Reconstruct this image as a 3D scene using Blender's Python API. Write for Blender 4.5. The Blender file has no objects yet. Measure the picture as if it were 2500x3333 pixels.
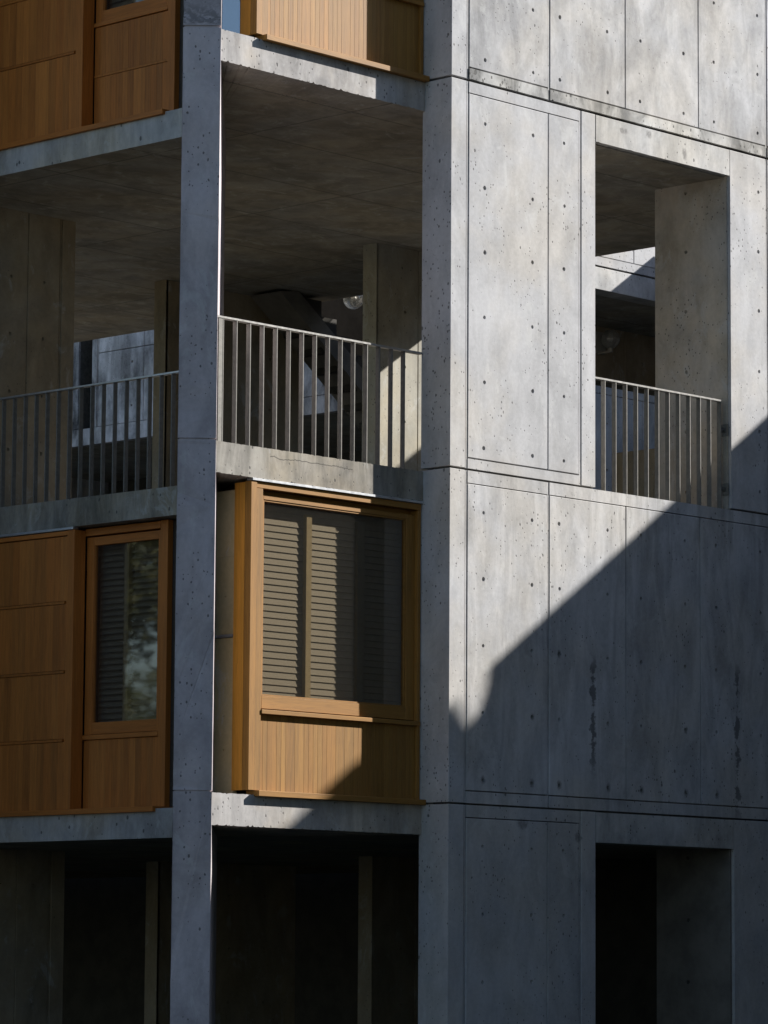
import bpy, bmesh, math, random
from mathutils import Vector, Matrix
random.seed(7)
SC = bpy.context.scene
COL = SC.collection
R = math.radians

# ------------------------------------------------------------------ camera
CAM = Vector((-22.726, -20.813, 1.6))
YAW, PITCH, ROLL = 0.759128, 0.12311974, 0.0066330
fw = Vector((math.cos(PITCH)*math.cos(YAW), math.cos(PITCH)*math.sin(YAW), math.sin(PITCH)))
r0 = Vector((math.sin(YAW), -math.cos(YAW), 0.0))
u0 = r0.cross(fw)
rt = math.cos(ROLL)*r0 + math.sin(ROLL)*u0
up = -math.sin(ROLL)*r0 + math.cos(ROLL)*u0
cam_d = bpy.data.cameras.new('camera')
cam = bpy.data.objects.new('camera', cam_d); COL.objects.link(cam)
M = Matrix(((rt.x, up.x, -fw.x, CAM.x), (rt.y, up.y, -fw.y, CAM.y), (rt.z, up.z, -fw.z, CAM.z), (0, 0, 0, 1)))
cam.matrix_world = M
cam_d.sensor_fit = 'HORIZONTAL'; cam_d.sensor_width = 36.0
cam_d.lens = 12202.58/2500*36.0
cam_d.clip_end = 2000
SC.camera = cam

# ------------------------------------------------------------------ light
SUN = Vector((2.04, -1.0, 0.67*2.04)).normalized()
EL = math.asin(SUN.z)
world = bpy.data.worlds.new('World'); SC.world = world; world.use_nodes = True
wn = world.node_tree; wn.nodes.clear()
sky = wn.nodes.new('ShaderNodeTexSky'); sky.sky_type = 'NISHITA'; sky.sun_disc = False
sky.sun_elevation = EL
sky.sun_rotation = math.atan2(SUN.x, SUN.y)
sky.air_density = 1.0; sky.dust_density = 0.6; sky.ozone_density = 2.2
bg = wn.nodes.new('ShaderNodeBackground'); bg.inputs['Strength'].default_value = 0.065
wo = wn.nodes.new('ShaderNodeOutputWorld')
wn.links.new(sky.outputs[0], bg.inputs[0]); wn.links.new(bg.outputs[0], wo.inputs[0])
sun_d = bpy.data.lights.new('sun', 'SUN'); sun_d.energy = 4.4; sun_d.angle = R(0.53); sun_d.color = (1.0, 0.975, 0.93)
sun = bpy.data.objects.new('sun', sun_d); COL.objects.link(sun)
sun.rotation_euler = SUN.to_track_quat('Z', 'Y').to_euler()
sun.location = (40, -30, 40)
SC.view_settings.view_transform = 'Standard'; SC.view_settings.look = 'None'
SC.view_settings.exposure = 1.15; SC.view_settings.gamma = 1.0
SC.cycles.max_bounces = 8; SC.cycles.diffuse_bounces = 5; SC.cycles.transparent_max_bounces = 12

# ------------------------------------------------------------------ material helpers
class NT:
    def __init__(s, name):
        s.m = bpy.data.materials.new(name); s.m.use_nodes = True
        s.t = s.m.node_tree; s.t.nodes.clear()
        s.out = s.t.nodes.new('ShaderNodeOutputMaterial')
    def n(s, typ, **kw):
        x = s.t.nodes.new('ShaderNode'+typ)
        for k, v in kw.items(): setattr(x, k, v)
        return x
    def l(s, a, b): s.t.links.new(a, b)
    def put(s, sock, v):
        if v is None: return
        if isinstance(v, (int, float)): sock.default_value = v
        elif isinstance(v, tuple): sock.default_value = v
        else: s.l(v, sock)
    def math(s, op, a, b=None, c=None, clamp=False):
        x = s.n('Math', operation=op, use_clamp=clamp)
        s.put(x.inputs[0], a); s.put(x.inputs[1], b); s.put(x.inputs[2], c)
        return x.outputs[0]
    def pos(s, scale=(1, 1, 1), off=(0, 0, 0)):
        g = s.n('NewGeometry'); mp = s.n('Mapping'); s.l(g.outputs['Position'], mp.inputs[0])
        mp.inputs['Scale'].default_value = scale; mp.inputs['Location'].default_value = off
        return mp.outputs[0]
    def noise(s, vec, scale, detail=4, rough=0.55, dist=0.0):
        x = s.n('TexNoise'); s.l(vec, x.inputs['Vector'])
        x.inputs['Scale'].default_value = scale; x.inputs['Detail'].default_value = detail
        x.inputs['Roughness'].default_value = rough; x.inputs['Distortion'].default_value = dist
        return x.outputs['Fac']
    def ramp(s, v, lo, hi, a=0.0, b=1.0, smooth=True):
        x = s.n('MapRange'); x.interpolation_type = 'SMOOTHSTEP' if smooth else 'LINEAR'
        s.put(x.inputs[0], v); x.inputs[1].default_value = lo; x.inputs[2].default_value = hi
        x.inputs[3].default_value = a; x.inputs[4].default_value = b
        return x.outputs[0]
    def mix(s, f, a, b, blend='MIX'):
        x = s.n('Mix', data_type='RGBA', blend_type=blend)
        s.put(x.inputs[0], f); s.put(x.inputs[6], a); s.put(x.inputs[7], b)
        return x.outputs[2]
    def scale_col(s, col, f):
        x = s.n('VectorMath', operation='SCALE'); s.put(x.inputs[0], col[:3] if isinstance(col, tuple) else col); s.put(x.inputs[3], f)
        return x.outputs[0]
    def bump(s, h, strength, dist, normal=None):
        x = s.n('Bump'); s.put(x.inputs['Height'], h); x.inputs['Strength'].default_value = strength
        x.inputs['Distance'].default_value = dist
        if normal: s.l(normal, x.inputs['Normal'])
        return x.outputs[0]
    def bsdf(s, col, rough, metal=0.0, normal=None, spec=0.5):
        x = s.n('BsdfPrincipled'); s.put(x.inputs['Base Color'], col); s.put(x.inputs['Roughness'], rough)
        x.inputs['Metallic'].default_value = metal; x.inputs['Specular IOR Level'].default_value = spec
        if normal: s.l(normal, x.inputs['Normal'])
        s.l(x.outputs[0], s.out.inputs[0]); return x

def concrete(name, base=(0.445, 0.436, 0.432), blotch=0.20, pores=1.0, streak=0.12, ledge=None, drips=None, boards=False, warm=0.5, spots=(), crack=None, band=None):
    k = NT(name)
    p = k.pos()
    # broad clouding + mid clouding
    n1 = k.noise(p, 0.75, 5, 0.6)
    n2 = k.noise(k.pos((1, 1, 0.55)), 3.2, 6, 0.62, 0.6)
    n3 = k.noise(p, 26, 5, 0.7)
    nv = k.noise(k.pos((3.2, 3.2, 0.75)), 1.3, 6, 0.68, 0.9)
    v = k.math('MULTIPLY_ADD', k.ramp(n1, 0.3, 0.7, -1, 1), blotch*0.42, 1.0)
    v = k.math('MULTIPLY_ADD', k.ramp(n2, 0.33, 0.67, -1, 1), blotch*0.50, v)
    v = k.math('MULTIPLY_ADD', k.ramp(n3, 0.3, 0.7, -1, 1), 0.055, v)
    v = k.math('MULTIPLY_ADD', k.ramp(nv, 0.35, 0.7, -1, 1), streak*0.5, v)
    isl = k.n('NewGeometry').outputs['Random Per Island']
    v = k.math('MULTIPLY_ADD', k.math('SUBTRACT', isl, 0.5), 0.13, v)
    hue = k.noise(k.pos((1, 1, 1), (9, 4, 2)), 1.1, 4, 0.6)
    c = k.mix(k.ramp(hue, 0.35, 0.65), tuple(x*y for x, y in zip(base, (0.985, 1.0, 1.03))) + (1,),
              tuple(x*y for x, y in zip(base, (1.0+0.06*warm, 1.0, 1.0-0.10*warm))) + (1,))
    c = k.scale_col(c, v)
    # pale lime bloom patches, thresholded
    bl = k.math('MULTIPLY', k.ramp(k.noise(k.pos((1, 1, 0.6), (3, 1, 7)), 4.5, 6, 0.7, 0.8), 0.56, 0.66), 0.30)
    c = k.mix(bl, c, (0.60, 0.60, 0.585, 1))
    if ledge:
        # dirty runs below a ledge at height ledge[0], fading out over ledge[1] metres
        z = k.n('SeparateXYZ'); k.l(p, z.inputs[0])
        fall = k.ramp(z.outputs[2], ledge[0]-ledge[1], ledge[0], 0, 1)
        run = k.ramp(k.noise(k.pos((5, 5, 0.5), (2, 2, 2)), 1.6, 6, 0.7, 0.6), 0.46, 0.70)
        x0 = z.outputs[0]
        if len(ledge) > 3:
            xr = k.ramp(x0, ledge[3]-0.25, ledge[3]+0.1)
            run = k.math('MULTIPLY', run, xr)
        c = k.mix(k.math('MULTIPLY', k.math('MULTIPLY', fall, run), ledge[2]), c, (0.13, 0.125, 0.10, 1))
    if drips:
        z = k.n('SeparateXYZ'); k.l(p, z.inputs[0])
        wob = k.noise(k.pos((1, 1, 4)), 2.4, 5, 0.7)
        wid = k.ramp(k.noise(k.pos((3, 3, 3), (5, 0, 0)), 2.1, 4, 0.7), 0.36, 0.64, -0.010, 0.052)
        tot = None
        for (x0, zt, zb) in drips:
            d = k.math('ABSOLUTE', k.math('SUBTRACT', z.outputs[0], k.math('MULTIPLY_ADD', wob, 0.10, x0-0.05)))
            m = k.ramp(k.math('SUBTRACT', wid, d), -0.012, 0.014)
            m = k.math('MULTIPLY', m, k.math('MULTIPLY', k.ramp(z.outputs[2], zt-.2, zt, 1, 0), k.ramp(z.outputs[2], zb-.1, zb+.25)))
            tot = m if tot is None else k.math('MAXIMUM', tot, m)
        c = k.mix(k.math('MULTIPLY', tot, 0.80), c, (0.10, 0.10, 0.10, 1))
    if spots or crack or band:
        z = k.n('SeparateXYZ'); k.l(p, z.inputs[0]); px, pz = z.outputs[0], z.outputs[2]
        rag = k.noise(k.pos((1, 1, 0.7), (3, 3, 3)), 22, 5, 0.75)
        tot = None
        for (x0, z0, rx, rz) in spots:
            a = k.math('POWER', k.math('MULTIPLY', k.math('ABSOLUTE', k.math('SUBTRACT', px, x0)), 1/rx), 2.0)
            b_ = k.math('POWER', k.math('MULTIPLY', k.math('ABSOLUTE', k.math('SUBTRACT', pz, z0)), 1/rz), 2.0)
            m = k.ramp(k.math('SUBTRACT', k.math('MULTIPLY', rag, 2.0), k.math('ADD', a, b_)), 0.25, 1.1)
            tot = m if tot is None else k.math('MAXIMUM', tot, m)
        if tot is not None: c = k.mix(k.math('MULTIPLY', tot, 0.62), c, (0.10, 0.095, 0.09, 1))
        if crack:
            x0, x1, z0 = crack
            zc = k.math('MULTIPLY_ADD', k.math('SUBTRACT', k.noise(k.pos((1, 0, 0), (7, 0, 0)), 5.5, 6, 0.7), 0.5), 0.09, z0)
            d = k.math('ABSOLUTE', k.math('SUBTRACT', pz, zc))
            m = k.math('MULTIPLY', k.ramp(d, 0.0015, 0.0055, 1, 0), k.math('MULTIPLY', k.math('GREATER_THAN', px, x0), k.math('LESS_THAN', px, x1)))
            c = k.mix(k.math('MULTIPLY', m, 0.8), c, (0.05, 0.045, 0.04, 1))
        if band:
            m = k.math('MULTIPLY', k.ramp(pz, band[0], band[0]+0.02), k.ramp(pz, band[0]+.05, band[1], 1, 0))
            m = k.math('MULTIPLY', m, k.ramp(k.noise(k.pos((1, 1, 1.6), (1, 5, 1)), 13, 6, 0.75, 0.8), 0.40, 0.56))
            c = k.mix(k.math('MULTIPLY', m, 0.66), c, (0.11, 0.105, 0.105, 1))
    h = None
    dens = k.ramp(k.noise(k.pos((1, 1, 1), (1, 8, 3)), 1.7, 4, 0.6), 0.34, 0.62, 0.30, 1.0)
    for sc, thr, lo in ((17, 0.225, 0.72), (36, 0.31, 0.44)):
        vo = k.n('TexVoronoi', feature='F1'); k.l(k.pos((1, 1, 0.72)), vo.inputs['Vector']); vo.inputs['Scale'].default_value = sc
        wv = k.noise(k.pos((1, 1, 1)), sc*2.4, 2, 0.5)
        sp = k.n('SeparateColor'); k.l(vo.outputs['Color'], sp.inputs[0])
        rad = k.math('MULTIPLY', k.ramp(sp.outputs[0], lo, 1.0, 0.0, thr, False), k.math('MULTIPLY', dens, pores))
        dd = k.math('MULTIPLY_ADD', k.math('SUBTRACT', wv, 0.5), 0.22, vo.outputs['Distance'])
        m = k.ramp(k.math('SUBTRACT', rad, dd), -0.005, 0.05)
        m = k.math('MULTIPLY', m, k.math('GREATER_THAN', rad, 0.02))
        c = k.mix(k.math('MULTIPLY', m, 0.75), c, (0.075, 0.072, 0.068, 1))
        h = m if h is None else k.math('MAXIMUM', h, m)
    height = k.math('MULTIPLY_ADD', h, -1.0, k.math('MULTIPLY', n3, 0.25))
    if boards:
        g = k.n('SeparateXYZ'); k.l(p, g.inputs[0])
        fr = k.math('FRACT', k.math('MULTIPLY_ADD', g.outputs[1], 0.82, 0.37))
        fr2 = k.math('FRACT', k.math('MULTIPLY_ADD', g.outputs[0], 0.41, 0.17))
        ln = k.math('MAXIMUM', k.math('LESS_THAN', fr, 0.020), k.math('LESS_THAN', fr2, 0.010))
        c = k.mix(k.math('MULTIPLY', ln, 0.55), c, (0.10, 0.095, 0.08, 1))
        sm = k.ramp(k.noise(k.pos((0.8, 1.3, 1), (4, 4, 4)), 2.4, 6, 0.65, 0.5), 0.52, 0.66)
        c = k.mix(k.math('MULTIPLY', sm, 0.42), c, (0.17, 0.155, 0.125, 1))
        sm2 = k.ramp(k.noise(k.pos((0.8, 1.5, 1), (14, 2, 4)), 2.9, 6, 0.65, 0.5), 0.58, 0.70)
        c = k.mix(k.math('MULTIPLY', sm2, 0.5), c, (0.56, 0.53, 0.46, 1))
    nb = k.bump(height, 0.55, 0.006)
    k.bsdf(c, 0.86, 0.0, nb, 0.25)
    return k.m

def teak(name, axis, base=(0.295, 0.148, 0.031), contrast=1.0):
    k = NT(name)
    sc = {'x': (0.9, 16, 16), 'y': (16, 0.9, 16), 'z': (16, 16, 0.9)}[axis]
    isl = k.n('NewGeometry').outputs['Random Per Island']
    off = k.n('CombineXYZ'); k.l(k.math('MULTIPLY', isl, 37.0), off.inputs[0]); k.l(k.math('MULTIPLY', isl, 19.0), off.inputs[1]); k.l(k.math('MULTIPLY', isl, 23.0), off.inputs[2])
    ad = k.n('VectorMath', operation='ADD'); k.l(k.pos(sc), ad.inputs[0]); k.l(off.outputs[0], ad.inputs[1])
    g1 = k.noise(ad.outputs[0], 1.0, 6, 0.65, 1.2)
    g2 = k.noise(ad.outputs[0], 7.0, 4, 0.7)
    v = k.math('MULTIPLY_ADD', k.ramp(g1, 0.3, 0.7, -1, 1), 0.15*contrast, 1.0)
    v = k.math('MULTIPLY_ADD', k.ramp(g2, 0.35, 0.65, -1, 1), 0.08*contrast, v)
    v = k.math('MULTIPLY_ADD', k.math('SUBTRACT', isl, 0.5), 0.26, v)
    big = k.noise(k.pos((1, 1, 1), (2, 6, 1)), 0.9, 3, 0.5)
    v = k.math('MULTIPLY_ADD', k.ramp(big, 0.3, 0.7, -1, 1), 0.07, v)
    hu = k.math('FRACT', k.math('MULTIPLY', isl, 7.31))
    c = k.mix(hu, base + (1,), (base[0]*0.93, base[1]*0.86, base[2]*0.78, 1))
    c = k.scale_col(c, v)
    # dark open grain
    gr = k.ramp(k.noise(ad.outputs[0], 2.6, 3, 0.5, 2.0), 0.60, 0.70)
    c = k.mix(k.math('MULTIPLY', gr, 0.22*contrast), c, (base[0]*0.32, base[1]*0.26, base[2]*0.25, 1))
    k.bsdf(c, 0.58, 0.0, k.bump(g2, 0.25, 0.002), 0.35)
    return k.m

def simple(name, col, rough=0.6, metal=0.0, var=0.12, scale=12.0, spec=0.5):
    k = NT(name)
    n = k.noise(k.pos(), scale, 5, 0.65)
    c = k.scale_col(col + (1,), k.math('MULTIPLY_ADD', k.ramp(n, 0.3, 0.7, -1, 1), var, 1.0))
    k.bsdf(c, k.math('MULTIPLY_ADD', n, 0.15, rough-0.07), metal, k.bump(n, 0.12, 0.002), spec)
    return k.m

def glass_mat(name, tint, rmin, power=5.0):
    k = NT(name)
    tr = k.n('BsdfTransparent'); tr.inputs[0].default_value = tint + (1,)
    gl = k.n('BsdfGlossy'); gl.inputs['Roughness'].default_value = 0.028
    wv = k.noise(k.pos(), 1.6, 2, 0.5)
    k.l(k.bump(wv, 0.02, 0.02), gl.inputs['Normal'])
    ge = k.n('NewGeometry'); dt = k.n('VectorMath', operation='DOT_PRODUCT'); k.l(ge.outputs['Normal'], dt.inputs[0]); k.l(ge.outputs['Incoming'], dt.inputs[1])
    fz = k.math('MULTIPLY_ADD', k.math('POWER', k.math('SUBTRACT', 1.0, k.math('ABSOLUTE', dt.outputs['Value'])), 5.0), 0.96, 0.04)
    dirt = k.ramp(k.noise(k.pos(), 45, 3, 0.7), 0.66, 0.76)
    f = k.math('MULTIPLY_ADD', fz, 1.3, rmin, True)
    mx = k.n('MixShader'); k.l(f, mx.inputs[0]); k.l(tr.outputs[0], mx.inputs[1]); k.l(gl.outputs[0], mx.inputs[2])
    df = k.n('BsdfDiffuse'); df.inputs[0].default_value = (0.5, 0.48, 0.44, 1)
    m2 = k.n('MixShader'); k.put(m2.inputs[0], k.math('MULTIPLY_ADD', dirt, 0.05, 0.012)); k.l(mx.outputs[0], m2.inputs[1]); k.l(df.outputs[0], m2.inputs[2])
    k.l(m2.outputs[0], k.out.inputs[0])
    return k.m

MC = concrete('wall_concrete', spots=[(0.93, 2.87, .10, .07), (1.64, 2.78, .07, .06)])
MC_UP = concrete('wall_concrete_upper', base=(0.43, 0.42, 0.413), blotch=0.34, streak=0.22, pores=0.8)
MC_LOW = concrete('wall_concrete_study', ledge=(5.79, 1.1, 0.42, 1.8), drips=[(1.83, 4.40, 3.30), (3.83, 4.45, 3.02)], streak=0.3, spots=[(x, 3.216, .045, .06) for x in (0.424, 1.038, 1.39, 2.04, 2.485, 3.10, 3.54)]+[(1.038, 3.775, .04, .045), (1.39, 4.33, .04, .05), (3.10, 3.77, .04, .05)])
MC_COL = concrete('column_concrete', base=(0.435, 0.385, 0.393), pores=1.1, blotch=0.28, warm=0.2, band=(9.13, 9.40))
MC_SLAB2 = concrete('stained_slab_concrete', base=(0.285, 0.262, 0.226), pores=1.2, streak=0.5, blotch=0.35, warm=1.3, ledge=(5.785, 0.3, 0.6), crack=(-1.80, -0.85, 5.715))
MC_SLAB = concrete('slab_concrete', base=(0.40, 0.376, 0.355), pores=1.25, streak=0.34, blotch=0.3, boards=False, warm=1.3)
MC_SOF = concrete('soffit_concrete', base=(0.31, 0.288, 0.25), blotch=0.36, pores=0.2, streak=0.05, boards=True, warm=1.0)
MC_JAMB = concrete('jamb_concrete', base=(0.45, 0.405, 0.345), blotch=0.3, pores=0.9, warm=1.0)
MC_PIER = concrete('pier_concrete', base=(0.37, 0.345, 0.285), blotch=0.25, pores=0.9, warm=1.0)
MC_LINT = concrete('lintel_concrete', base=(0.44, 0.43, 0.415), blotch=0.34, streak=0.25, spots=[(3.10, 8.955, .05, .075), (2.25, 9.02, .08, .04), (2.6, 9.05, .06, .05)])
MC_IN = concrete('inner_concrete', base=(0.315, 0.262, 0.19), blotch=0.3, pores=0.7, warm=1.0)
MC_TAN = concrete('tan_concrete', base=(0.54, 0.44, 0.26), blotch=0.12, pores=0.5, streak=0.1, warm=1.0)
MC_BACK = simple('joint_backing', (0.10, 0.098, 0.092), 0.9, 0, 0.3, 20)
MC_PLUG = simple('lead_plug', (0.035, 0.034, 0.033), 0.6, 0.0, 0.3, 60)
MC_FAR2 = concrete('court_wall_concrete', base=(0.56, 0.49, 0.44), blotch=0.3, streak=0.2)
MC_DIM = simple('shade_dimmed_concrete', (0.16, 0.145, 0.125), 0.9, 0, 0.25, 3)  # base darkened to stand in for shade in the doorway and on the flight
MC_FAR = concrete('laboratory_concrete', base=(0.46, 0.44, 0.45), blotch=0.75, pores=0.8, streak=0.5, warm=0.2)
TK_Z = teak('teak_vertical', 'z'); TK_X = teak('teak_horizontal', 'x'); TK_Y = teak('teak_horizontal_side', 'y')
TK_S = teak('teak_side_bounce', 'z', base=(0.58, 0.27, 0.04), contrast=0.9)  # base brightened to imitate sunlight bounced off the column
TL_Z = teak('red_teak_vertical', 'z', base=(0.46, 0.160, 0.029)); TL_Y = teak('red_teak_horizontal', 'y', base=(0.46, 0.160, 0.029))  # redder, more saturated teak for the left bays
M_RAIL = simple('railing_steel', (0.185, 0.172, 0.150), 0.5, 0.2, 0.16, 22)
M_FLASH = simple('flashing_metal', (0.62, 0.63, 0.65), 0.38, 0.8, 0.08, 20)
M_BRONZE = simple('dark_window_metal', (0.075, 0.065, 0.055), 0.5, 0.5, 0.15, 30)
M_LOUVRE = simple('louvre_paint', (0.24, 0.214, 0.178), 0.6, 0.0, 0.08, 18)
M_POST = simple('shutter_post_paint', (0.34, 0.27, 0.15), 0.55, 0.0, 0.08, 18)
M_DARK = simple('study_interior', (0.09, 0.085, 0.075), 0.9, 0, 0.2, 3)
M_GLASS = glass_mat('window_glass', (0.86, 0.83, 0.77), 0.028)
M_GLASS_S = glass_mat('side_window_glass', (0.35, 0.37, 0.40), 0.34)
M_STAIR_SHADE = simple('painted_stair_shade', (0.011, 0.010, 0.009), 0.95, 0, 0.2, 5, 0.0)  # near-black colour stands in for the shade above the stair flight
MC_SHADE = simple('shade_dark_concrete', (0.055, 0.049, 0.041), 0.9, 0, 0.25, 4)  # painted near-black to imitate deep shade on steps and ground-storey walls
M_TOPRAIL = simple('top_rail_steel', (0.52, 0.50, 0.47), 0.32, 0.7, 0.10, 22)
M_GROUND = simple('ground_planting', (0.05, 0.055, 0.035), 0.95, 0, 0.4, 0.8)
M_LEAF = None

# ------------------------------------------------------------------ object helpers
def thing(name, label, cat, loc=(0, 0, 0), group=None):
    o = bpy.data.objects.new(name, None); COL.objects.link(o); o.location = loc
    o.empty_display_size = 0.2
    o['label'] = label; o['category'] = cat
    if group: o['group'] = group
    return o
class MB:
    """collects shapes given in world coordinates"""
    def __init__(s): s.bm = bmesh.new()
    def box(s, x0, x1, y0, y1, z0, z1, mi=0):
        b = s.bm
        v = [b.verts.new(p) for p in ((x0,y0,z0),(x1,y0,z0),(x1,y1,z0),(x0,y1,z0),(x0,y0,z1),(x1,y0,z1),(x1,y1,z1),(x0,y1,z1))]
        for f in ((0,3,2,1),(4,5,6,7),(0,1,5,4),(1,2,6,5),(2,3,7,6),(3,0,4,7)):
            fc = b.faces.new([v[i] for i in f]); fc.material_index = mi
        return s
    def prism(s, pts, a, b_, plane='z', mi=0):
        """pts polygon (2-D) swept from a to b_ along the axis named by plane"""
        b = s.bm
        def P(p, w):
            return {'z': (p[0], p[1], w), 'y': (p[0], w, p[1]), 'x': (w, p[0], p[1])}[plane]
        lo = [b.verts.new(P(p, a)) for p in pts]; hi = [b.verts.new(P(p, b_)) for p in pts]
        n = len(pts)
        b.faces.new(lo[::-1]).material_index = mi; b.faces.new(hi).material_index = mi
        for i in range(n):
            b.faces.new((lo[i], lo[(i+1) % n], hi[(i+1) % n], hi[i])).material_index = mi
        return s
    def tube(s, a, b_, ra, rb=None, n=14, mi=0):
        rb = ra if rb is None else rb
        a = Vector(a); b_ = Vector(b_); d = (b_-a).normalized()
        e1 = d.orthogonal().normalized(); e2 = d.cross(e1)
        A = [s.bm.verts.new(a+ra*(math.cos(t)*e1+math.sin(t)*e2)) for t in [2*math.pi*i/n for i in range(n)]]
        B = [s.bm.verts.new(b_+rb*(math.cos(t)*e1+math.sin(t)*e2)) for t in [2*math.pi*i/n for i in range(n)]]
        for i in range(n): s.bm.faces.new((A[i], A[(i+1) % n], B[(i+1) % n], B[i])).material_index = mi
        s.bm.faces.new(A[::-1]).material_index = mi; s.bm.faces.new(B).material_index = mi
        return s
    def plate(s, O, U, V, w, h, thick, holes=(), ch=0.004, hr=0.0172, hd=0.034):
        """panel with chamfered front edges and real conical tie holes; N = U x V points out of the front"""
        b = s.bm; O = Vector(O); U = Vector(U); V = Vector(V); N = U.cross(V)
        def ring(i, d): return [b.verts.new(O+U*x+V*y-N*d) for x, y in ((i, i), (w-i, i), (w-i, h-i), (i, h-i))]
        f = ring(ch, 0); m = ring(0, ch); k = ring(0, thick)
        edges = [b.edges.new((f[i], f[(i+1) % 4])) for i in range(4)]
        n = 12; circ = []
        for (hx, hy) in holes:
            if not (hr*1.5 < hx < w-hr*1.5 and hr*1.5 < hy < h-hr*1.5): continue
            hx += random.uniform(-.004, .004); hy += random.uniform(-.004, .004)
            rr = hr*random.uniform(0.9, 1.15)
            c = [b.verts.new(O+U*(hx+rr*math.cos(t)*random.uniform(.9, 1.1))+V*(hy+rr*math.sin(t)*random.uniform(.9, 1.1))) for t in [2*math.pi*i/n for i in range(n)]]
            edges += [b.edges.new((c[i], c[(i+1) % n])) for i in range(n)]
            q = [b.verts.new((O+U*hx+V*hy)+(v.co-(O+U*hx+V*hy))*0.72-N*hd) for v in c]
            circ.append((c, q))
        bmesh.ops.triangle_fill(b, use_beauty=True, use_dissolve=False, edges=edges, normal=N)
        for c, q in circ:
            for i in range(n): b.faces.new((c[(i+1) % n], c[i], q[i], q[(i+1) % n])).material_index = 0
            b.faces.new(q).material_index = 1
        for i in range(4):
            j = (i+1) % 4
            b.faces.new((f[j], f[i], m[i], m[j])); b.faces.new((m[j], m[i], k[i], k[j]))
        return s
    def rough(s, test, step, amp, mask=(1, 1, 1)):
        """split the edges that pass test(a, b) every step metres and chip the new points by up to amp"""
        for e in [e for e in s.bm.edges if test(e.verts[0].co, e.verts[1].co)]:
            n = int(e.calc_length()/step)
            if n < 1: continue
            r = bmesh.ops.subdivide_edges(s.bm, edges=[e], cuts=n, use_grid_fill=False)
            for g in r['geom_inner']:
                if isinstance(g, bmesh.types.BMVert):
                    q = random.random(); a = amp*(q**5)*(2.2 if random.random() < .12 else 1)
                    g.co += Vector((mask[0]*a, mask[1]*a, mask[2]*a))
        return s
    def build(s, name, mats, parent=None, bevel=0.0, label=None, smooth=False):
        bmesh.ops.recalc_face_normals(s.bm, faces=s.bm.faces)
        me = bpy.data.meshes.new(name)
        if parent is not None:
            off = Vector((0, 0, 0)); q = parent
            while q is not None: off += Vector(q.location); q = q.parent
            bmesh.ops.translate(s.bm, verts=s.bm.verts, vec=-off)
        s.bm.to_mesh(me); s.bm.free()
        for m in (mats if isinstance(mats, (list, tuple)) else [mats]): me.materials.append(m)
        o = bpy.data.objects.new(name, me); COL.objects.link(o)
        if parent is not None: o.parent = parent
        if bevel:
            bv = o.modifiers.new('edge', 'BEVEL'); bv.width = bevel; bv.segments = 1; bv.limit_method = 'ANGLE'; bv.angle_limit = R(40)
        if smooth:
            for p in me.polygons: p.use_smooth = True
        if label: o['label'] = label
        return o
CM = [MC, MC_PLUG]
def holes(xs, zs, x0, z0): return [(x-x0, z-z0) for x in xs for z in zs]
UX, UZ = (1, 0, 0), (0, 0, 1)
G = 0.0045     # half width of a single joint

# ------------------------------------------------------------------ ground
MB().box(-300, 300, -300, 300, -0.6, 0.0).build('ground', M_GROUND)['kind'] = 'structure'

# ================================================================== the concrete tower
TW = thing('concrete_tower', 'pale concrete study tower with tie holes, open balcony storey and angled corner column', 'building', (0, 0, 0))
XE = 5.87          # far end of the tower in x
# ---- long wall, y = 0, built panel by panel so that every joint is a real gap
def back(name_mb, x0, x1, z0, z1, y0=0.030, y1=0.20): name_mb.box(x0, x1, y0, y1, z0, z1)
T = 0.030
def P(mb, x0, x1, z0, z1, hx=(), hz=(), y=0.0): mb.plate((x0, y, z0), UX, UZ, x1-x0, z1-z0, T, holes(hx, hz, x0, z0))
cols = [(0.222, 1.236), (1.262, 2.272), (2.281, 3.304), (3.313, 4.294), (4.322, XE)]
hxs = [(0.424, 1.038), (1.390, 2.032), (2.485, 3.095), (3.535, 4.180), (4.56, 5.2)]
def strips(mb, z0, z1, xs):
    for x in xs: mb.box(x, x+0.013, 0.006, T, z0, z1)
# upper study wall
mb = MB(); zz = [9.326+0.5533*i for i in range(5)]
MB().box(0.0, 0.190, 0.0, 0.33, 9.122, 11.9).build('corner_pier', MC, TW, 0.003)
for c, h in zip(cols, hxs): P(mb, c[0], c[1], 9.229, 11.9, h, zz)
strips(mb, 9.122, 11.9, (0.1995, 1.2425, 4.3015))
mb.build('wall', [MC_UP, MC_PLUG], TW, label='sunlit upper concrete wall of tall panels')
mb = MB()
for x0, x1 in ((0.222, 1.236), (1.262, 4.294), (4.322, XE)): mb.box(x0, x1, -0.004, T, 9.124, 9.218)
mb.rough(lambda a, b: abs(a.z-9.124) < .001 and abs(b.z-9.124) < .001 and abs(a.y-b.y) < .001 and a.y < 0, 0.016, 0.014, (0, 0, 1))
mb.build('wall_lip', concrete('lip_concrete', base=(0.40, 0.39, 0.37), blotch=0.9, pores=1.8, streak=0.2), TW)
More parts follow.
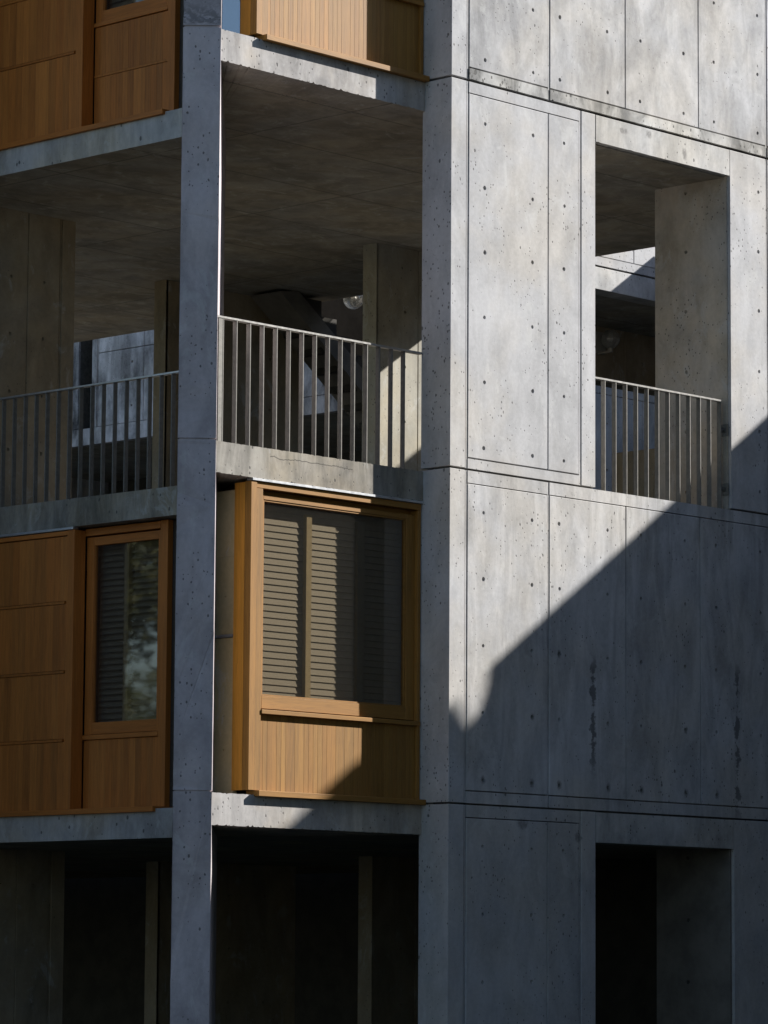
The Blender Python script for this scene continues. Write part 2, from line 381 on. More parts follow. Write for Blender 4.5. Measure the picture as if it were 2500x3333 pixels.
# balcony storey wall
mb = MB(); zz = [5.9965+0.5553*i for i in range(6)]
MB().box(0.0, 0.190, 0.0, 0.33, 5.806, 9.102).build('corner_pier', MC, TW, 0.003)
P(mb, 0.222, 1.2355, 5.898, 8.999, hxs[0], zz); P(mb, 1.2445, 1.648, 5.898, 8.999, (1.452,), zz)
mb.box(0.222, 1.648, 0.0, T, 5.806, 5.889); mb.box(0.222, 1.648, 0.0, T, 9.008, 9.102)
strips(mb, 5.806, 9.102, (0.1995, 1.6575))
MB().box(1.680, 1.867, 0.0, 0.24, 5.806, 9.102).build('opening_jamb', MC, TW, 0.003)
mb.build('wall', [MC, MC_PLUG], TW, label='sunlit concrete wall panel left of the tall opening'); mb = MB()
P(mb, 3.762, 4.294, 5.806, 9.102, (4.181,), zz)
strips(mb, 5.806, 9.102, (4.3015,)); mb.box(4.322, XE, 0.0, T, 5.806, 9.102)
mb.build('wall', [MC, MC_PLUG], TW, label='narrow wall strip right of the tall opening')
mb = MB(); mb.box(1.874, 3.755, -0.002, 0.24, 8.860, 9.100)
mb.rough(lambda a, b: abs(a.z-8.86) < .001 and abs(b.z-8.86) < .001 and a.y < 0.1 and b.y < 0.1 and abs(a.x-b.x) > 1, 0.03, 0.008, (0, 0, 1))
mb.build('lintel', MC_LINT, TW)
# lower study wall
mb = MB(); zz = [3.216+0.5577*i for i in range(5)]
MB().box(0.0, 0.190, 0.0, 0.33, 3.020, 5.788).build('corner_pier', MC, TW, 0.003)
for c, h in zip(cols, hxs): P(mb, c[0], c[1], 3.125, 5.677, h, zz)
for x0, x1 in ((0.222, 1.236), (1.262, XE)):
    mb.box(x0, x1, 0.0, T, 5.685, 5.788 if x0 < 1 else 5.790); mb.box(x0, x1, 0.0, T, 3.020, 3.117)
strips(mb, 3.020, 5.788, (0.1995, 1.2425, 4.3015))
mb.build('wall', [MC_LOW, MC_PLUG], TW, label='lower concrete wall crossed by the diagonal shadow edge with dark drip stains')
# ground storey wall
mb = MB(); zz = [1.0+0.5553*i for i in range(4)]
MB().box(0.0, 0.190, 0.0, 0.33, 0.0, 3.004).build('corner_pier', MC, TW, 0.003)
P(mb, 0.222, 1.2355, 0.0, 2.896, hxs[0], zz); P(mb, 1.2445, 1.648, 0.0, 2.896, (1.447,), zz)
mb.box(0.222, 1.648, 0.0, T, 2.905, 3.004); strips(mb, 0, 3.004, (0.1995, 1.6575))
MB().box(1.680, 1.867, 0.0, 0.24, 0.0, 3.004).build('opening_jamb', MC, TW, 0.003)
mb.build('wall', [MC, MC_PLUG], TW, label='shaded concrete wall panel left of the dark doorway'); mb = MB()
P(mb, 3.775, 4.294, 0.0, 3.004, (4.19,), zz); strips(mb, 0, 3.004, (4.3015,)); mb.box(4.322, XE, 0.0, T, 0, 3.004)
mb.build('wall', [MC, MC_PLUG], TW, label='shaded wall strip right of the dark doorway')
mb = MB(); mb.box(1.874, 3.768, -0.002, 0.24, 2.745, 3.002); mb.build('lintel', MC_LINT, TW)
# core of the wall behind the joints
mb = MB()
back(mb, 0.03, 1.86, 0, 11.9); back(mb, 1.86, XE-.01, 2.76, 5.77); back(mb, 1.86, XE-.01, 8.87, 11.9); back(mb, 3.78, XE-.01, 0, 8.9)
mb.box(1.86, XE-.01, T, 0.19, 9.09, 9.2)
mb.build('wall_core', MC_BACK, TW)
# pier at the right of each opening: its deep jamb faces the column
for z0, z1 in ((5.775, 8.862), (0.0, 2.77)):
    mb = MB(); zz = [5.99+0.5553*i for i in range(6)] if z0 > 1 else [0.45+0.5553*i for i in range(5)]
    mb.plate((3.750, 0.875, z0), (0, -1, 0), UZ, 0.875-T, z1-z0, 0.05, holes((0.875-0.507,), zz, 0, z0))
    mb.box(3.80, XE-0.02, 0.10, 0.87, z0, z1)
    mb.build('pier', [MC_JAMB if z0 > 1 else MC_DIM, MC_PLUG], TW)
# ---- floor slabs of the open storeys
def slab(z0, z1):
    mb = MB()
    pts = [(-2.402, 0.300), (0.03, 0.300), (0.03, 0.06), (XE, 0.06), (XE, 12.4), (-0.71, 12.4), (-0.71, 2.2), (-2.32, 0.52)]
    mb.prism(pts, z0, z1)
    for zq, sg in ((z0, 1), (z1, -0.6)):
        mb.rough(lambda a, b: abs(a.y-.3) < .001 and abs(b.y-.3) < .001 and abs(a.x-b.x) > 1 and abs(a.z-zq) < .001 and abs(b.z-zq) < .001, 0.016, 0.0075, (0, 0, sg))
    for f in mb.bm.faces:
        if abs(f.normal.z) < 0.5: f.material_index = 0
    mb.bm.normal_update()
    for f in mb.bm.faces:
        c = f.calc_center_median()
        if c.z < z0+0.004: f.material_index = 1
    return mb
for (z0, z1) in ((8.850, 9.108), (5.530, 5.782), (2.758, 3.012)):
    mb = slab(z0, z1); mb.build('floor_slab', [MC_SLAB2 if 5 < z0 < 6 else MC_SLAB, MC_SOF], TW)
MB().box(-2.2, XE, 0.2, 12.4, 11.63, 11.9).build('floor_slab', MC_SOF, TW)
# ---- angled blade column at the corner
def blade(s0, s1, w0, w1, z0, z1, mb):
    F = Vector((-2.520, 0.397)); D = Vector((1, 1)).normalized(); W = Vector((1, -1)).normalized()
    c = [F+D*s0+W*w0, F+D*s0+W*w1, F+D*s1+W*w1, F+D*s1+W*w0]
    mb.prism([(p.x, p.y) for p in c], z0, z1)
mb = MB()
for z0, z1, L in ((9.132, 12.0, 0.46), (5.800, 9.112, 2.75), (3.028, 5.788, 2.75), (0.0, 3.016, 2.75)):
    m2 = MB(); blade(0, L, -0.151, 0.151, z0, z1, m2)
    m2.rough(lambda a, b: abs(a.x-b.x) < .001 and abs(a.y-b.y) < .001, 0.035, 0.007, (.9, .5, 0))
    me = bpy.data.meshes.new('t'); m2.bm.to_mesh(me); mb.bm.from_mesh(me); bpy.data.meshes.remove(me); m2.bm.free()
blade(0.012, 0.45, -0.14, 0.14, 0.1, 11.9, mb)
mb.build('blade_column', MC_COL, TW)
mb = MB(); F0 = Vector((-2.50, 5.50)); D0 = Vector((1, 1)).normalized(); W0 = Vector((1, -1)).normalized()
mb.prism([tuple(F0-W0*.15), tuple(F0+W0*.15), tuple(F0+W0*.15+D0*2.6), tuple(F0-W0*.15+D0*2.6)], 0, 12); mb.build('blade_column', MC_COL, TW)
# ---- inner walls of the open storeys
for (z0, z1) in ((5.78, 8.852), (0.0, 2.76)):
    zz = [z0+0.20+0.5553*i for i in range(6)]
    zz = [z for z in zz if z < z1-.1]
    mb = MB()   # wall end seen through the balcony, lit patch
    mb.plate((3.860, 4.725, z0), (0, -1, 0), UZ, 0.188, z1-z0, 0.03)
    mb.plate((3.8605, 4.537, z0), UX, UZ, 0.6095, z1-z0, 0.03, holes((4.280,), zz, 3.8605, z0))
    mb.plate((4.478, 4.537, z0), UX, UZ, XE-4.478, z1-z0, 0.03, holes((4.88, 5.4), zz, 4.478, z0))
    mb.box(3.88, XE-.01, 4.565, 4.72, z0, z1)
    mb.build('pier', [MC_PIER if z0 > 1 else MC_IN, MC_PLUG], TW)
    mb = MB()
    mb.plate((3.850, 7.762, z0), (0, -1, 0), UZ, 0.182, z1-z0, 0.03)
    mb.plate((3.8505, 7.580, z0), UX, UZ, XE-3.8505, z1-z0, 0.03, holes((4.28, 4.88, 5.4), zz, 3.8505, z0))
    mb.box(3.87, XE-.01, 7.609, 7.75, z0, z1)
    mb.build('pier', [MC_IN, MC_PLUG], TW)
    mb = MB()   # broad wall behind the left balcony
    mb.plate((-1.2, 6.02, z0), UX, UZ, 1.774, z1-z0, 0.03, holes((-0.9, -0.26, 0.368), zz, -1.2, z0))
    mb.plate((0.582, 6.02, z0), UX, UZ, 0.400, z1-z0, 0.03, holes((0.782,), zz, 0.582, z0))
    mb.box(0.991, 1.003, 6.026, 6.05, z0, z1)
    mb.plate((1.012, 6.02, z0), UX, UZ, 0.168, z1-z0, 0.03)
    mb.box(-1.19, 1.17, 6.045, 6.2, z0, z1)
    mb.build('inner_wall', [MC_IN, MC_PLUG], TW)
# ---- rooms behind the teak bays (dark studies)
for (z0, z1) in ((3.01, 5.535), (9.105, 11.64)):
    mb = MB()
    mb.box(2.2, 2.3, 0.15, 6.5, z0, z1); mb.box(-0.6, 2.25, 6.5, 6.6, z0, z1)
    mb.box(-1.22, 0.10, 1.62, 1.70, z0, z1)
    mb.box(0.02, 0.12, 0.34, 1.65, z0, z1)
    mb.build('study_partition', M_DARK, TW)

# ================================================================== teak window bays
def boards(mb, u0, u1, step, fn, gap=0.0014):
    u = u0
    while u < u1-1e-4:
        w = min(step*random.choice((1, 1, 1, 1.0, 2)), u1-u)
        fn(u, u+w-gap); u += w
Y0 = 0.300
BAY_GROUP = 'teak window bays set between the concrete walls'
def sunny_bay(dz, label):
    t = thing('teak_window_bay', label, 'window bay', (-1.0, Y0, 3.045+dz), BAY_GROUP)
    def B(u0, u1, d0, d1, z0, z1): return (u0, u1, Y0+d0, Y0+d1, z0+dz, z1+dz)
    mb = MB(); mb.box(*B(-2.007, -1.941, 0.0, 0.07, 3.047, 5.505)); mb.box(*B(-1.9385, -1.869, 0.006, 0.09, 3.047, 5.452))
    mb.build('corner_post', TK_Z, t, 0.002)
    mb = MB(); mb.box(*B(-1.9385, -0.012, 0.008, 0.10, 5.455, 5.504)); mb.build('header', TK_X, t, 0.002)
    mb = MB(); mb.box(*B(-0.048, -0.012, 0.012, 0.12, 3.047, 5.452)); mb.build('side_jamb', TK_Z, t, 0.002)
    mb = MB(); mb.box(*B(-2.0065, -1.985, 0.0725, 0.190, 3.047, 5.50)); mb.build('side_panel', TK_S, t, 0.001)
    mb = MB(); mb.box(*B(-1.868, -0.049, 0.100, 0.13, 5.36, 5.454)); mb.build('head_reveal', TK_X, t)
    # sash with a stepped bead round the glass
    for q in (B(-1.866, -1.822, 0.046, 0.095, 3.700, 5.412), B(-0.150, -0.050, 0.046, 0.095, 3.700, 5.412)):
        MB().box(*q).build('sash_stile', TK_Z, t, 0.002)
    for q in (B(-1.8215, -0.1505, 0.047, 0.094, 5.374, 5.411), B(-1.8215, -0.1505, 0.047, 0.094, 3.701, 3.804)):
        MB().box(*q).build('sash_rail', TK_X, t, 0.002)
    s = MB()
    s.box(*B(-1.8205, -1.809, 0.053, 0.09, 3.806, 5.372)); s.box(*B(-0.163, -0.1515, 0.053, 0.09, 3.806, 5.372))
    s.box(*B(-1.808, -0.164, 0.0535, 0.09, 5.361, 5.372)); s.box(*B(-1.808, -0.164, 0.0535, 0.09, 3.806, 3.817))
    s.build('glazing_bead', TK_X, t)
    MB().box(*B(-1.812, -0.160, 0.070, 0.076, 3.813, 5.364)).build('glass_pane', M_GLASS, t)
    MB().box(*B(-1.868, -0.02, -0.004, 0.10, 3.655, 3.690)).build('sill_rail', TK_X, t, 0.003)
    b = MB()
    boards(b, -1.867, -0.050, 0.052, lambda a, c: b.box(*B(a, c, 0.037, 0.06, 3.048, 3.654)))
    b.box(*B(-1.867, -0.05, 0.0585, 0.07, 3.046, 3.66))
    b.build('board_cladding', TK_Z, t, 0.0006)
    MB().box(*B(-1.943, -0.004, -0.056, 0.09, 2.999, 3.0445)).build('base_sill', TK_X, t, 0.003)
    MB().box(*B(-2.000, -0.004, -0.010, 0.06, 5.508, 5.5285)).build('flashing', M_FLASH, t, 0.002)
    # louvred shutters behind the glass
    for (ua, ub) in ((-1.86, -1.274), (-1.206, -0.672), (-0.590, -0.052)):
        sh = MB(); z = 3.80
        while z < 5.27:
            a = [(Y0+0.136, z+dz), (Y0+0.142, z-0.002+dz), (Y0+0.152, z+0.055+dz), (Y0+0.146, z+0.056+dz)]
            sh.prism([(p[0], p[1]) for p in a], ua, ub, 'x'); z += 0.0537
        sh.box(ua, ub, Y0+0.156, Y0+0.162, 3.70+dz, 5.30+dz)
        sh.build('louvred_shutter', M_LOUVRE, t)
    for (ua, ub) in ((-1.272, -1.208), (-0.672, -0.592)):
        MB().box(ua, ub, Y0+0.106, Y0+0.155, 3.70+dz, 5.31+dz).build('shutter_stile', M_POST if ua < -1 else M_LOUVRE, t, 0.002)
    MB().box(*B(-1.86, -0.052, 0.14, 0.17, 5.30, 5.50)).build('shutter_head', M_LOUVRE, t)
    # narrow strip that closes the bay against the column: concrete below, glass above
    if dz < 1:
        m = MB(); U = (0, -1, 0)
        m.plate((-1.992, Y0+0.420, 3.02), U, UZ, 0.2265, 1.245, 0.05, holes((.12,), (.35, .62), 0, 0), hr=.008)
        m.plate((-1.992, Y0+0.420, 4.292), U, UZ, 0.2265, 0.6245, 0.05, holes((.12,), (.3,), 0, 0), ch=.0015, hr=.008)
        m.plate((-1.992, Y0+0.420, 4.918), U, UZ, 0.2265, 0.53, 0.05, ch=.0015); m.build('side_wall', [MC_TAN, MC_PLUG], t)
        MB().box(-2.006, -1.965, Y0+0.1945, Y0+0.44, 4.268, 4.290).build('side_bracket', M_FLASH, t)
    else:
        m = MB(); m.box(-1.999, -1.970, Y0+0.192, Y0+0.199, 3.02+dz, 5.50+dz); m.build('side_pane_frame', M_BRONZE, t)
        MB().box(-1.988, -1.982, Y0+0.1985, Y0+0.45, 3.015+dz, 5.445+dz).build('side_pane', M_GLASS_S, t)
        MB().box(-1.95, -1.94, Y0+0.15, Y0+0.48, 3.02+dz, 5.50+dz).build('side_blind', M_DARK, t)
    return t
sunny_bay(0.0, 'teak window bay with louvred shutters behind the glass, lit by the sun below the balcony')
sunny_bay(6.10, 'sunlit vertical teak boards and sill at the top, right of the column')

XL = -0.710
def shaded_bay(dz, label, joints, zs, rec_joints):
    """zs = (base of glass, base of sash, base of sill rail)"""
    t = thing('teak_window_bay', label, 'window bay', (XL, 4.0, 3.03+dz), BAY_GROUP)
    def B(v0, v1, d0, d1, z0, z1): return (XL+d0, XL+d1, v0, v1, z0+dz, z1+dz)
    mb = MB(); mb.box(*B(3.850, 3.945, 0.0, 0.136, 3.034, 5.503)); mb.build('corner_post', TL_Z, t, 0.002)
    zs2 = [3.034] + joints + [5.455]
    b = MB()
    for z0, z1 in zip(zs2[:-1], zs2[1:]):
        boards(b, 3.948, 6.3, 0.092, lambda a, c: b.box(*B(a, c, 0.012, 0.04, z0+(0.026 if z0 > 3.1 else 0), z1-0.004)), 0.0012)
        if z0 > 3.1: b.box(*B(3.975, 6.3, 0.006, 0.04, z0, z0+0.022))
    b.box(*B(3.9475, 6.3, 0.036, 0.06, 3.034, 5.456))
    b.build('board_cladding', TL_Z, t, 0.001)
    MB().box(*B(3.948, 6.3, 0.002, 0.05, 5.460, 5.500)).build('header', TL_Y, t, 0.002)
    MB().box(*B(3.86, 6.3, -0.012, 0.06, 5.506, 5.5285)).build('flashing', M_FLASH, t, 0.002)
    R0 = 0.140
    mb = MB(); mb.box(*B(2.880, 3.8485, R0-0.012, R0+0.08, 5.452, 5.515)); mb.build('header', TL_Y, t, 0.002)
    mb = MB(); mb.box(*B(2.783, 2.8775, R0-0.008, R0+0.09, 3.034, 5.52)); mb.build('side_jamb', TL_Z, t, 0.002)
    mb = MB(); mb.box(*B(2.50, 2.781, R0+0.05, R0+0.12, 3.034, 5.52)); mb.build('shadow_gap', M_BRONZE, t)
    g, sa, si = zs
    for q in (B(2.880, 2.918, R0+0.01, R0+0.06, sa, 5.44), B(3.752, 3.846, R0+0.01, R0+0.06, sa, 5.44)):
        MB().box(*q).build('sash_stile', TL_Z, t, 0.002)
    for q in (B(2.9185, 3.7515, R0+0.011, R0+0.059, 5.364, 5.439), B(2.9185, 3.7515, R0+0.011, R0+0.059, sa+.001, g)):
        MB().box(*q).build('sash_rail', TL_Y, t, 0.002)
    for q in (B(2.919, 2.927, R0+0.018, R0+0.05, g, 5.363), B(3.743, 3.751, R0+0.018, R0+0.05, g, 5.363)):
        MB().box(*q).build('glazing_bead', TL_Z, t)
    MB().box(*B(2.924, 3.746, R0+0.034, R0+0.040, g-.004, 5.367)).build('glass_pane', M_GLASS, t)
    MB().box(*B(2.880, 3.8485, R0-0.010, R0+0.06, si, sa-0.004)).build('sill_rail', TL_Y, t, 0.002)
    b = MB(); zz = [3.034] + rec_joints + [si-0.002]
    for z0, z1 in zip(zz[:-1], zz[1:]):
        boards(b, 2.880, 3.8485, 0.075, lambda a, c: b.box(*B(a, c, R0+0.008, R0+0.04, z0+(0.024 if z0 > 3.1 else 0), z1-0.003)), 0.0012)
        if z0 > 3.1: b.box(*B(2.882, 3.847, R0+0.002, R0+0.04, z0, z0+0.021))
    b.box(*B(2.880, 3.8485, R0+0.036, R0+0.07, 3.034, si))
    b.build('board_cladding', TL_Z, t, 0.001)
    MB().box(*B(2.753, 6.3, -0.035, R0+0.09, 2.984, 3.031)).build('base_sill', TL_Y, t, 0.003)
    sh = MB(); z = g-0.02
    while z < 5.36:
        a = [(XL+R0+0.110, z+dz), (XL+R0+0.114, z+0.004+dz), (XL+R0+0.150, z+0.058+dz), (XL+R0+0.145, z+0.058+dz)]
        bm_pts = [(p[0], p[1]) for p in a]
        sh.prism(bm_pts, 2.90, 3.78, 'y'); z += 0.0537
    sh.box(XL+R0+0.152, XL+R0+0.158, 2.88, 3.82, g-.05+dz, 5.44+dz)
    sh.build('louvred_shutter', M_LOUVRE, t)
    MB().box(*B(3.37, 3.43, R0+0.08, R0+0.15, g-.05, 5.43)).build('shutter_stile', M_POST, t)
    return t
shaded_bay(0.0, 'shaded teak bay with a narrow window reflecting trees, left of the column', [3.629, 4.235, 4.851], (3.795, 3.690, 3.645), [])
shaded_bay(6.10, 'shaded teak panels above the left balcony, only the bottom of a window showing', [3.735, 4.35, 4.96], (4.12, 4.015, 3.975), [3.510])

# ================================================================== railings
RG = 'flat-bar steel balcony railings'
t = thing('balcony_railing', 'sunlit flat-bar steel railing between the corner column and the tower wall', 'railing', (-1.2, 0.33, 5.78), RG)
MB().box(-2.395, -0.002, 0.312, 0.362, 6.772, 6.790).build('top_rail', M_TOPRAIL, t, 0.002)
MB().box(-2.372, -2.318, 0.316, 0.328, 5.76, 6.771).build('end_post', M_RAIL, t, 0.001)
for k in range(15):
    x = -2.316+0.1503*k
    MB().box(x-0.010, x, 0.314, 0.360, 5.76, 6.7715).build('bar', M_RAIL, t, 0.001)
t = thing('balcony_railing', 'steel railing with bright top rail across the tall wall opening', 'railing', (2.8, 0.06, 5.78), RG)
MB().box(1.868, 3.684, 0.045, 0.095, 6.772, 6.790).build('top_rail', M_TOPRAIL, t, 0.002)
for k in range(12):
    x = 2.060+0.1474*k
    MB().box(x-0.010, x, 0.047, 0.093, 5.77, 6.7715).build('bar' if k < 11 else 'end_post', M_RAIL, t, 0.001)
for z in (6.52, 5.98):
    m = MB(); m.box(3.681, 3.744, 0.055, 0.067, z-0.02, z+0.02); m.box(3.7435, 3.7495, 0.02, 0.105, z-0.055, z+0.055); m.tube((3.72, 0.056, z), (3.72, 0.045, z), .009)
    m.build('wall_bracket', M_RAIL, t, 0.001)
t = thing('balcony_railing', 'shaded steel railing of the left balcony', 'railing', (-0.68, 4.0, 5.78), RG)
MB().box(-0.700, -0.650, 2.30, 6.3, 6.772, 6.790).build('top_rail', M_TOPRAIL, t, 0.002)
for k in range(24):
    y = 2.640+0.1492*k
    MB().box(-0.698, -0.652, y-0.010, y, 5.76, 6.7715).build('bar', M_RAIL, t, 0.001)

# ================================================================== globe lamps
k = NT('globe_glass')
g_ = k.n('BsdfGlossy'); g_.inputs['Roughness'].default_value = 0.02
tr_ = k.n('BsdfTransparent'); tr_.inputs[0].default_value = (0.86, 0.86, 0.84, 1)
lw = k.n('LayerWeight'); lw.inputs[0].default_value = 0.35
mx_ = k.n('MixShader'); k.put(mx_.inputs[0], k.math('MULTIPLY_ADD', lw.outputs['Facing'], 0.55, 0.10)); k.l(tr_.outputs[0], mx_.inputs[1]); k.l(g_.outputs[0], mx_.inputs[2]); dg = k.n('BsdfDiffuse'); dg.inputs[0].default_value = (0.75, 0.75, 0.72, 1)
m3 = k.n('MixShader'); m3.inputs[0].default_value = 0.16; k.l(mx_.outputs[0], m3.inputs[1]); k.l(dg.outputs[0], m3.inputs[2]); k.l(m3.outputs[0], k.out.inputs[0])
M_GLOBE = k.m
M_FIT = simple('lamp_fitting', (0.45, 0.43, 0.38), 0.5, 0.3, 0.1, 20)
def sphere(mb, c, r, seg=28, ring=16):
    bmesh.ops.create_uvsphere(mb.bm, u_segments=seg, v_segments=ring, radius=r, matrix=Matrix.Translation(c))
    return mb
def globe(c, r, label, topz, wall=None, arm=None):
    t = thing('globe_lamp', label, 'lamp', (c[0], c[1], topz), 'clear glass globe lamps')
    c = Vector(c)
    sphere(MB(), c, r).build('globe', M_GLOBE, t, smooth=True)
    m = MB()
    if wall is None:
        m.tube(c+Vector((0, 0, r*.95)), (c.x, c.y, topz), 0.018); m.tube((c.x, c.y, topz-.03), (c.x, c.y, topz), 0.04)
        if arm: m.box(arm, c.x+.03, c.y-.02, c.y+.02, topz-.035, topz-.005)
    else:
        m.box(c.x-.08, c.x+.10, wall-.03, wall, c.z-.14, c.z+.10); m.tube((c.x, wall, c.z-r-.03), (c.x, c.y, c.z-r-.03), .014); m.tube((c.x, c.y, c.z-r-.035), (c.x, c.y, c.z-r*.9), .03)
    m.build('fitting', M_FIT, t)
    m = MB(); m.tube(c+Vector((0, 0, r*.9)), c+Vector((0, 0, r*.25)), 0.026, 0.030); m.build('lamp_holder', M_FIT, t)
    m = MB(); sphere(m, c+Vector((0, 0, r*.02)), 0.032, 12, 8); m.build('bulb', M_FIT, t, smooth=True)
globe((5.985, 6.90, 8.855), 0.114, 'clear glass globe lamp half hidden behind the inner pier of the middle balcony', 9.08, arm=XE)
globe((9.05, 5.86, 8.69), 0.11, 'globe lamp on the dark wall seen through the tall opening', 8.6, wall=6.048)

# ================================================================== things behind the tower
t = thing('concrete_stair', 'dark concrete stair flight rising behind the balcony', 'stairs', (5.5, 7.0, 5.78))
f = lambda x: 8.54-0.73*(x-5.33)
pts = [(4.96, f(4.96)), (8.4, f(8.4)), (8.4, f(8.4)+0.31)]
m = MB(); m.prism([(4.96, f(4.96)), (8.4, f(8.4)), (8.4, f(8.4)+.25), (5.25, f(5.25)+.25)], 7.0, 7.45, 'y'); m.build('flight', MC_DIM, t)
m = MB(); m.prism([(5.30, f(5.30)+.20), (8.4, f(8.4)+.20), (8.4, 9.3), (5.90, 9.3), (5.90, 8.846), (5.30, 8.846)], 7.455, 7.54, 'y'); m.build('side_wall', M_STAIR_SHADE, t)  # wall colour carries the shade of the recess
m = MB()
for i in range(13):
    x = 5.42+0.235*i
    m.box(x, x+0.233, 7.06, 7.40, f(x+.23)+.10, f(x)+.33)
m.build('step', MC_SHADE, t)

t = thing('bridge_tower', 'concrete bridge with sunlit lintel seen through the tall opening', 'building', (9.2, 4.6, 8.86))
m = MB(); m.box(7.0, 11.5, 4.568, 4.80, 8.860, 9.100); m.build('lintel', MC_LINT, t, 0.004)
m = MB()
for x0, x1 in ((7.0, 7.9), (7.909, 8.94), (8.949, 11.5)): m.plate((x0, 4.568, 9.222), UX, UZ, x1-x0, 0.42, T, holes((7.2, 8.3, 9.2), (9.33,), x0, 9.222))
m.box(7.0, 11.5, 4.564, 4.60, 9.120, 9.214); m.build('wall', [MC, MC_PLUG], t)
m = MB(); m.box(7.0, 11.5, 4.598, 6.3, 9.09, 9.63); m.build('wall_core', MC_BACK, t)
m = MB(); m.box(7.0, 11.5, 4.80, 6.3, 8.862, 9.095); m.build('soffit', MC_SOF, t)
m = MB(); m.plate((7.0, 6.05, 8.235), UX, UZ, 2.53, .63, .2); m.plate((9.54, 6.05, 8.235), UX, UZ, 1.9, .63, .2, holes((9.85,), (8.53,), 9.54, 8.235)); m.build('back_wall', [MC_IN, MC_PLUG], t)

t = thing('low_block_wall', 'low brown-grey concrete block standing behind the bars of the opening railing', 'wall', (7.8, 4.2, 0))
m = MB(); m.box(7.5, 7.56, 3.957, 4.243, 5.0, 7.115); m.box(7.5, 7.56, 4.251, 4.477, 5.0, 7.115); m.box(7.52, 8.2, 3.96, 4.474, 0, 7.10); m.build('block', MC_IN, t)

t = thing('far_court_wall', 'blue-grey concrete wall in shade far behind the opening railing', 'wall', (14, 9.65, 0))
m = MB()
for x0, x1 in ((12.2, 13.2), (13.21, 14.2), (14.21, 16.5)): m.plate((x0, 9.65, 0), UX, UZ, x1-x0, 8.965, T, holes((12.5, 13.5, 14.5), (8.6, 8.0, 7.4), x0, 0))
m.box(12.2, 16.5, 9.65, 9.68, 8.975, 9.10); m.box(12.2, 16.5, 9.676, 9.9, 0, 9.09); m.build('wall', [MC_FAR2, MC_PLUG], t)

t = thing('laboratory_building', 'shaded concrete laboratory wall with stained panels, seen behind the balcony storey', 'building', (9.3, 14, 0))
XW = 9.30
m = MB(); UY = (0, -1, 0)
ys = [9.72, 10.4, 11.4, 12.5, 13.80, 14.655]
for a, b in zip(ys[:-1], ys[1:]):
    for z0, z1 in ((8.578, 9.527), (9.536, 11.8)):
        m.plate((XW, b-.004, z0), UY, UZ, b-a-.008, z1-z0, T, holes((b-a-.2, .64) if b != 14.655 else (.635,), (8.79-z0, 9.35-z0), 0, 0) )
m.box(XW, XW+T, 14.682, 14.775, 8.578, 11.8); m.box(XW+.006, XW+T, 14.663, 14.675, 8.578, 11.8)
m.box(XW, XW+T, 15.035, 17.5, 8.578, 11.8)
m.box(XW-.004, XW+.1, 9.72, 17.5, 8.355, 8.570)
m.build('wall', [MC_FAR, MC_PLUG], t)
m = MB(); m.box(XW+.028, XW+.3, 9.73, 14.77, 8.36, 11.79); m.box(XW+.35, XW+.6, 14.6, 15.2, 8.36, 11.79); m.box(XW+.028, XW+.3, 15.04, 17.4, 8.36, 11.79); m.build('wall_core', MC_BACK, t)
m = MB(); m.box(XW+.1, 12.0, 9.73, 17.4, 8.357, 8.37); m.build('soffit', MC_SOF, t)
m = MB(); m.box(12.0, 12.2, 9.73, 17.4, 0, 8.38); m.build('recessed_wall', M_DARK, t)

m = MB(); m.box(XW, XW+.25, 7.4, 40, 0, 4.3); m.build('base_wall', MC_SHADE, t)
m = MB(); m.box(XE+.005, XW-.10, 0.9, 30, 2.80, 3.0); m.box(-6, XE, 12.42, 30, 2.80, 3.0); m.build('sky_block_deck', MC_IN, t)  # deck added to keep skylight out of the ground storey
m = MB(); m.box(XW+.1, 12.2, 17.4, 40, 0, 12.0); m.build('wing', MC_FAR, t)
MB().box(5.0, XE-.03, 1.0, 1.15, 0, 2.757).build('inner_wall', MC_SHADE, TW)  # this wall and the next are added to shut light out of the doorway
MB().box(XE-.2, XE-.04, 1.15, 4.5, 0, 2.757).build('inner_wall', MC_SHADE, TW)
# ================================================================== neighbour tower and added blocks outside the frame that shade the court
XS = 9.5; ZS = 3.83+0.67*XS
t = thing('neighbour_tower', 'concrete neighbouring tower whose roof edge throws the diagonal shadow', 'building', (XS, -6, 0))
m = MB()
m.box(XS+.03, XS+6, -14, 3.95, 0, ZS-0.45); m.build('body', MC_BACK, t)
m = MB(); m.prism([(3.95, ZS-.9), (3.95, ZS), (-4.430, ZS), (-4.436, ZS-.15), (-4.480, ZS-.30), (-4.53, ZS-.34), (-4.575, ZS-.28), (-4.60, ZS-.2), (-4.655, ZS), (-14, ZS), (-14, ZS-.9)], XS, XS+.12, 'x'); m.build('parapet', MC, t)
m = MB()
for i in range(9): m.plate((XS, 3.95-2.0*i, 0.0), (0, -1, 0), UZ, 1.99, ZS-.91, .03)
m.build('wall', MC, t)
t = thing('added_sky_block', 'unseen block added across the court to hold back skylight', 'building', (0, -16, 0))
m = MB(); m.box(-3.6, 9.0, -20, -7.0, 0, 14.0); m.build('body', MC_DIM, t)  # unseen mass, added close by so the lower wall gets less sky

t = thing('added_sun_block', 'unseen tall block added to keep sun off the far court wall', 'building', (22, 0, 0))
m = MB(); m.box(18, 26, -6, 9.5, 0, 14.0); m.build('body', MC_BACK, t)  # unseen mass, added to shade the far court wall from the sun
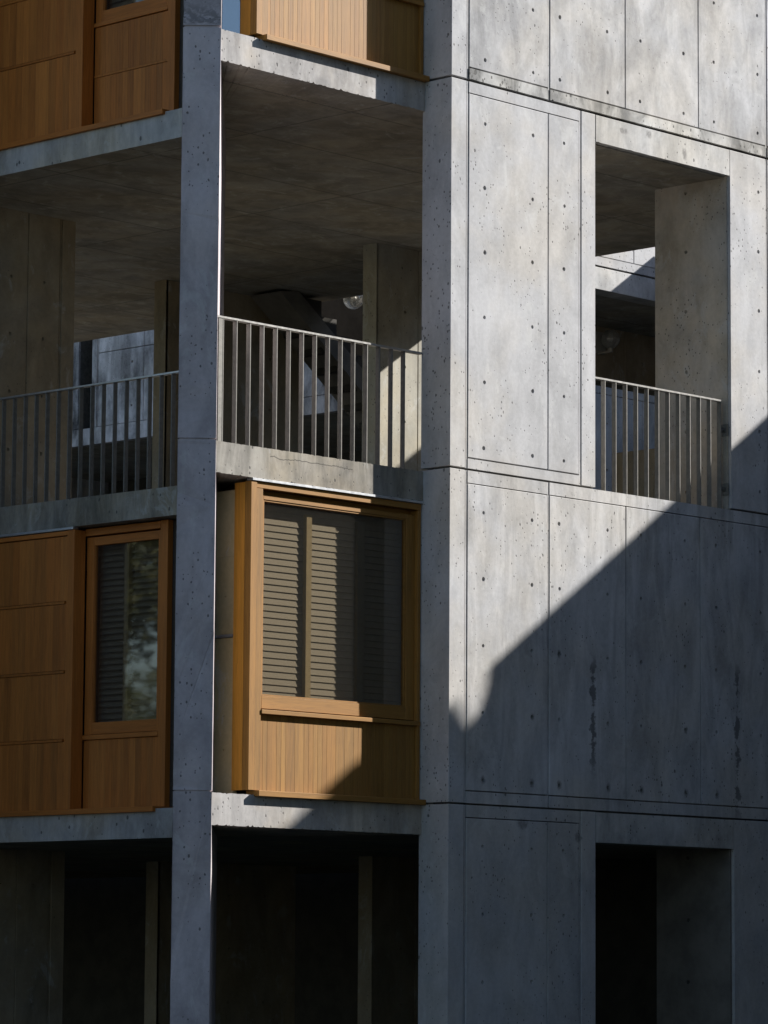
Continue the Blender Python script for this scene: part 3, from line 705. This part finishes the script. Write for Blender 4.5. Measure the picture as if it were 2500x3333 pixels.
# ------------------------------------------------------------------ trees mirrored in the left window
def leaf_mat():
    k = NT('tree_leaves')
    isl = k.n('NewGeometry').outputs['Random Per Island']
    c = k.mix(isl, (0.035, 0.048, 0.016, 1), (0.10, 0.098, 0.034, 1))
    k.bsdf(c, 0.55, 0, None, 0.3); return k.m
M_LEAF = leaf_mat(); M_BARK = simple('tree_bark', (0.12, 0.09, 0.065), 0.9, 0, 0.3, 14)
def tree(x, y, h, rad, n, label, zlo=0.35, ncl=46, leaf=1.0):
    t = thing('tree', label, 'tree', (x, y, 0), 'trees across the court')
    m = MB(); m.tube((x, y, 0), (x+.2, y, h*.45), .22, .15); tips = []
    for i in range(9):
        a = random.uniform(0, 6.28); zz = h*random.uniform(.5, .92); rr = rad*random.uniform(.35, .85)
        tip = Vector((x+rr*math.cos(a), y+rr*math.sin(a), zz)); m.tube((x+.2*.7, y, h*random.uniform(.25, .45)), tip, .08, .02, 7); tips.append(tip)
    m.build('trunk', M_BARK, t)
    lf = MB()
    cl = [Vector((x+random.gauss(0, rad*.42), y+random.gauss(0, rad*.42), h*random.uniform(zlo, 1.0))) for _ in range(ncl)] + tips
    for i in range(n):
        c = random.choice(cl); p = c+Vector((random.gauss(0, .38), random.gauss(0, .38), random.gauss(0, .30)))
        d = Vector((random.uniform(-1, 1), random.uniform(-1, 1), random.uniform(-1, .4))).normalized(); s_ = d.orthogonal().normalized()
        L = leaf*random.uniform(.09, .2); w = L*.32
        q = [lf.bm.verts.new(p+v) for v in (-d*L*.5, s_*w*.5, d*L*.5, -s_*w*.5)]; lf.bm.faces.new(q)
    lf.build('crown', M_LEAF, t)
tree(-11.9, 15.9, 9.6, 2.8, 30000, 'tall leafy tree mirrored in the left window', .66, 150, 1.25)
tree(-19.4, 23.7, 6.3, 3.0, 16000, 'lower tree mirrored in the left window', .25, 110, 1.3)

for i, (x, y, h, r_) in enumerate(((-8.5, 2.5, 8.0, 2.4), (-12.5, 0.5, 8.5, 2.6), (-9.0, 8.0, 6.5, 2.2), (-16.5, 5.5, 9.0, 3.0))):  # unseen trees, added to darken the lower storeys
    tree(x, y, h, r_, 9000, 'unseen leafy tree added outside the view to block low sky', .12)
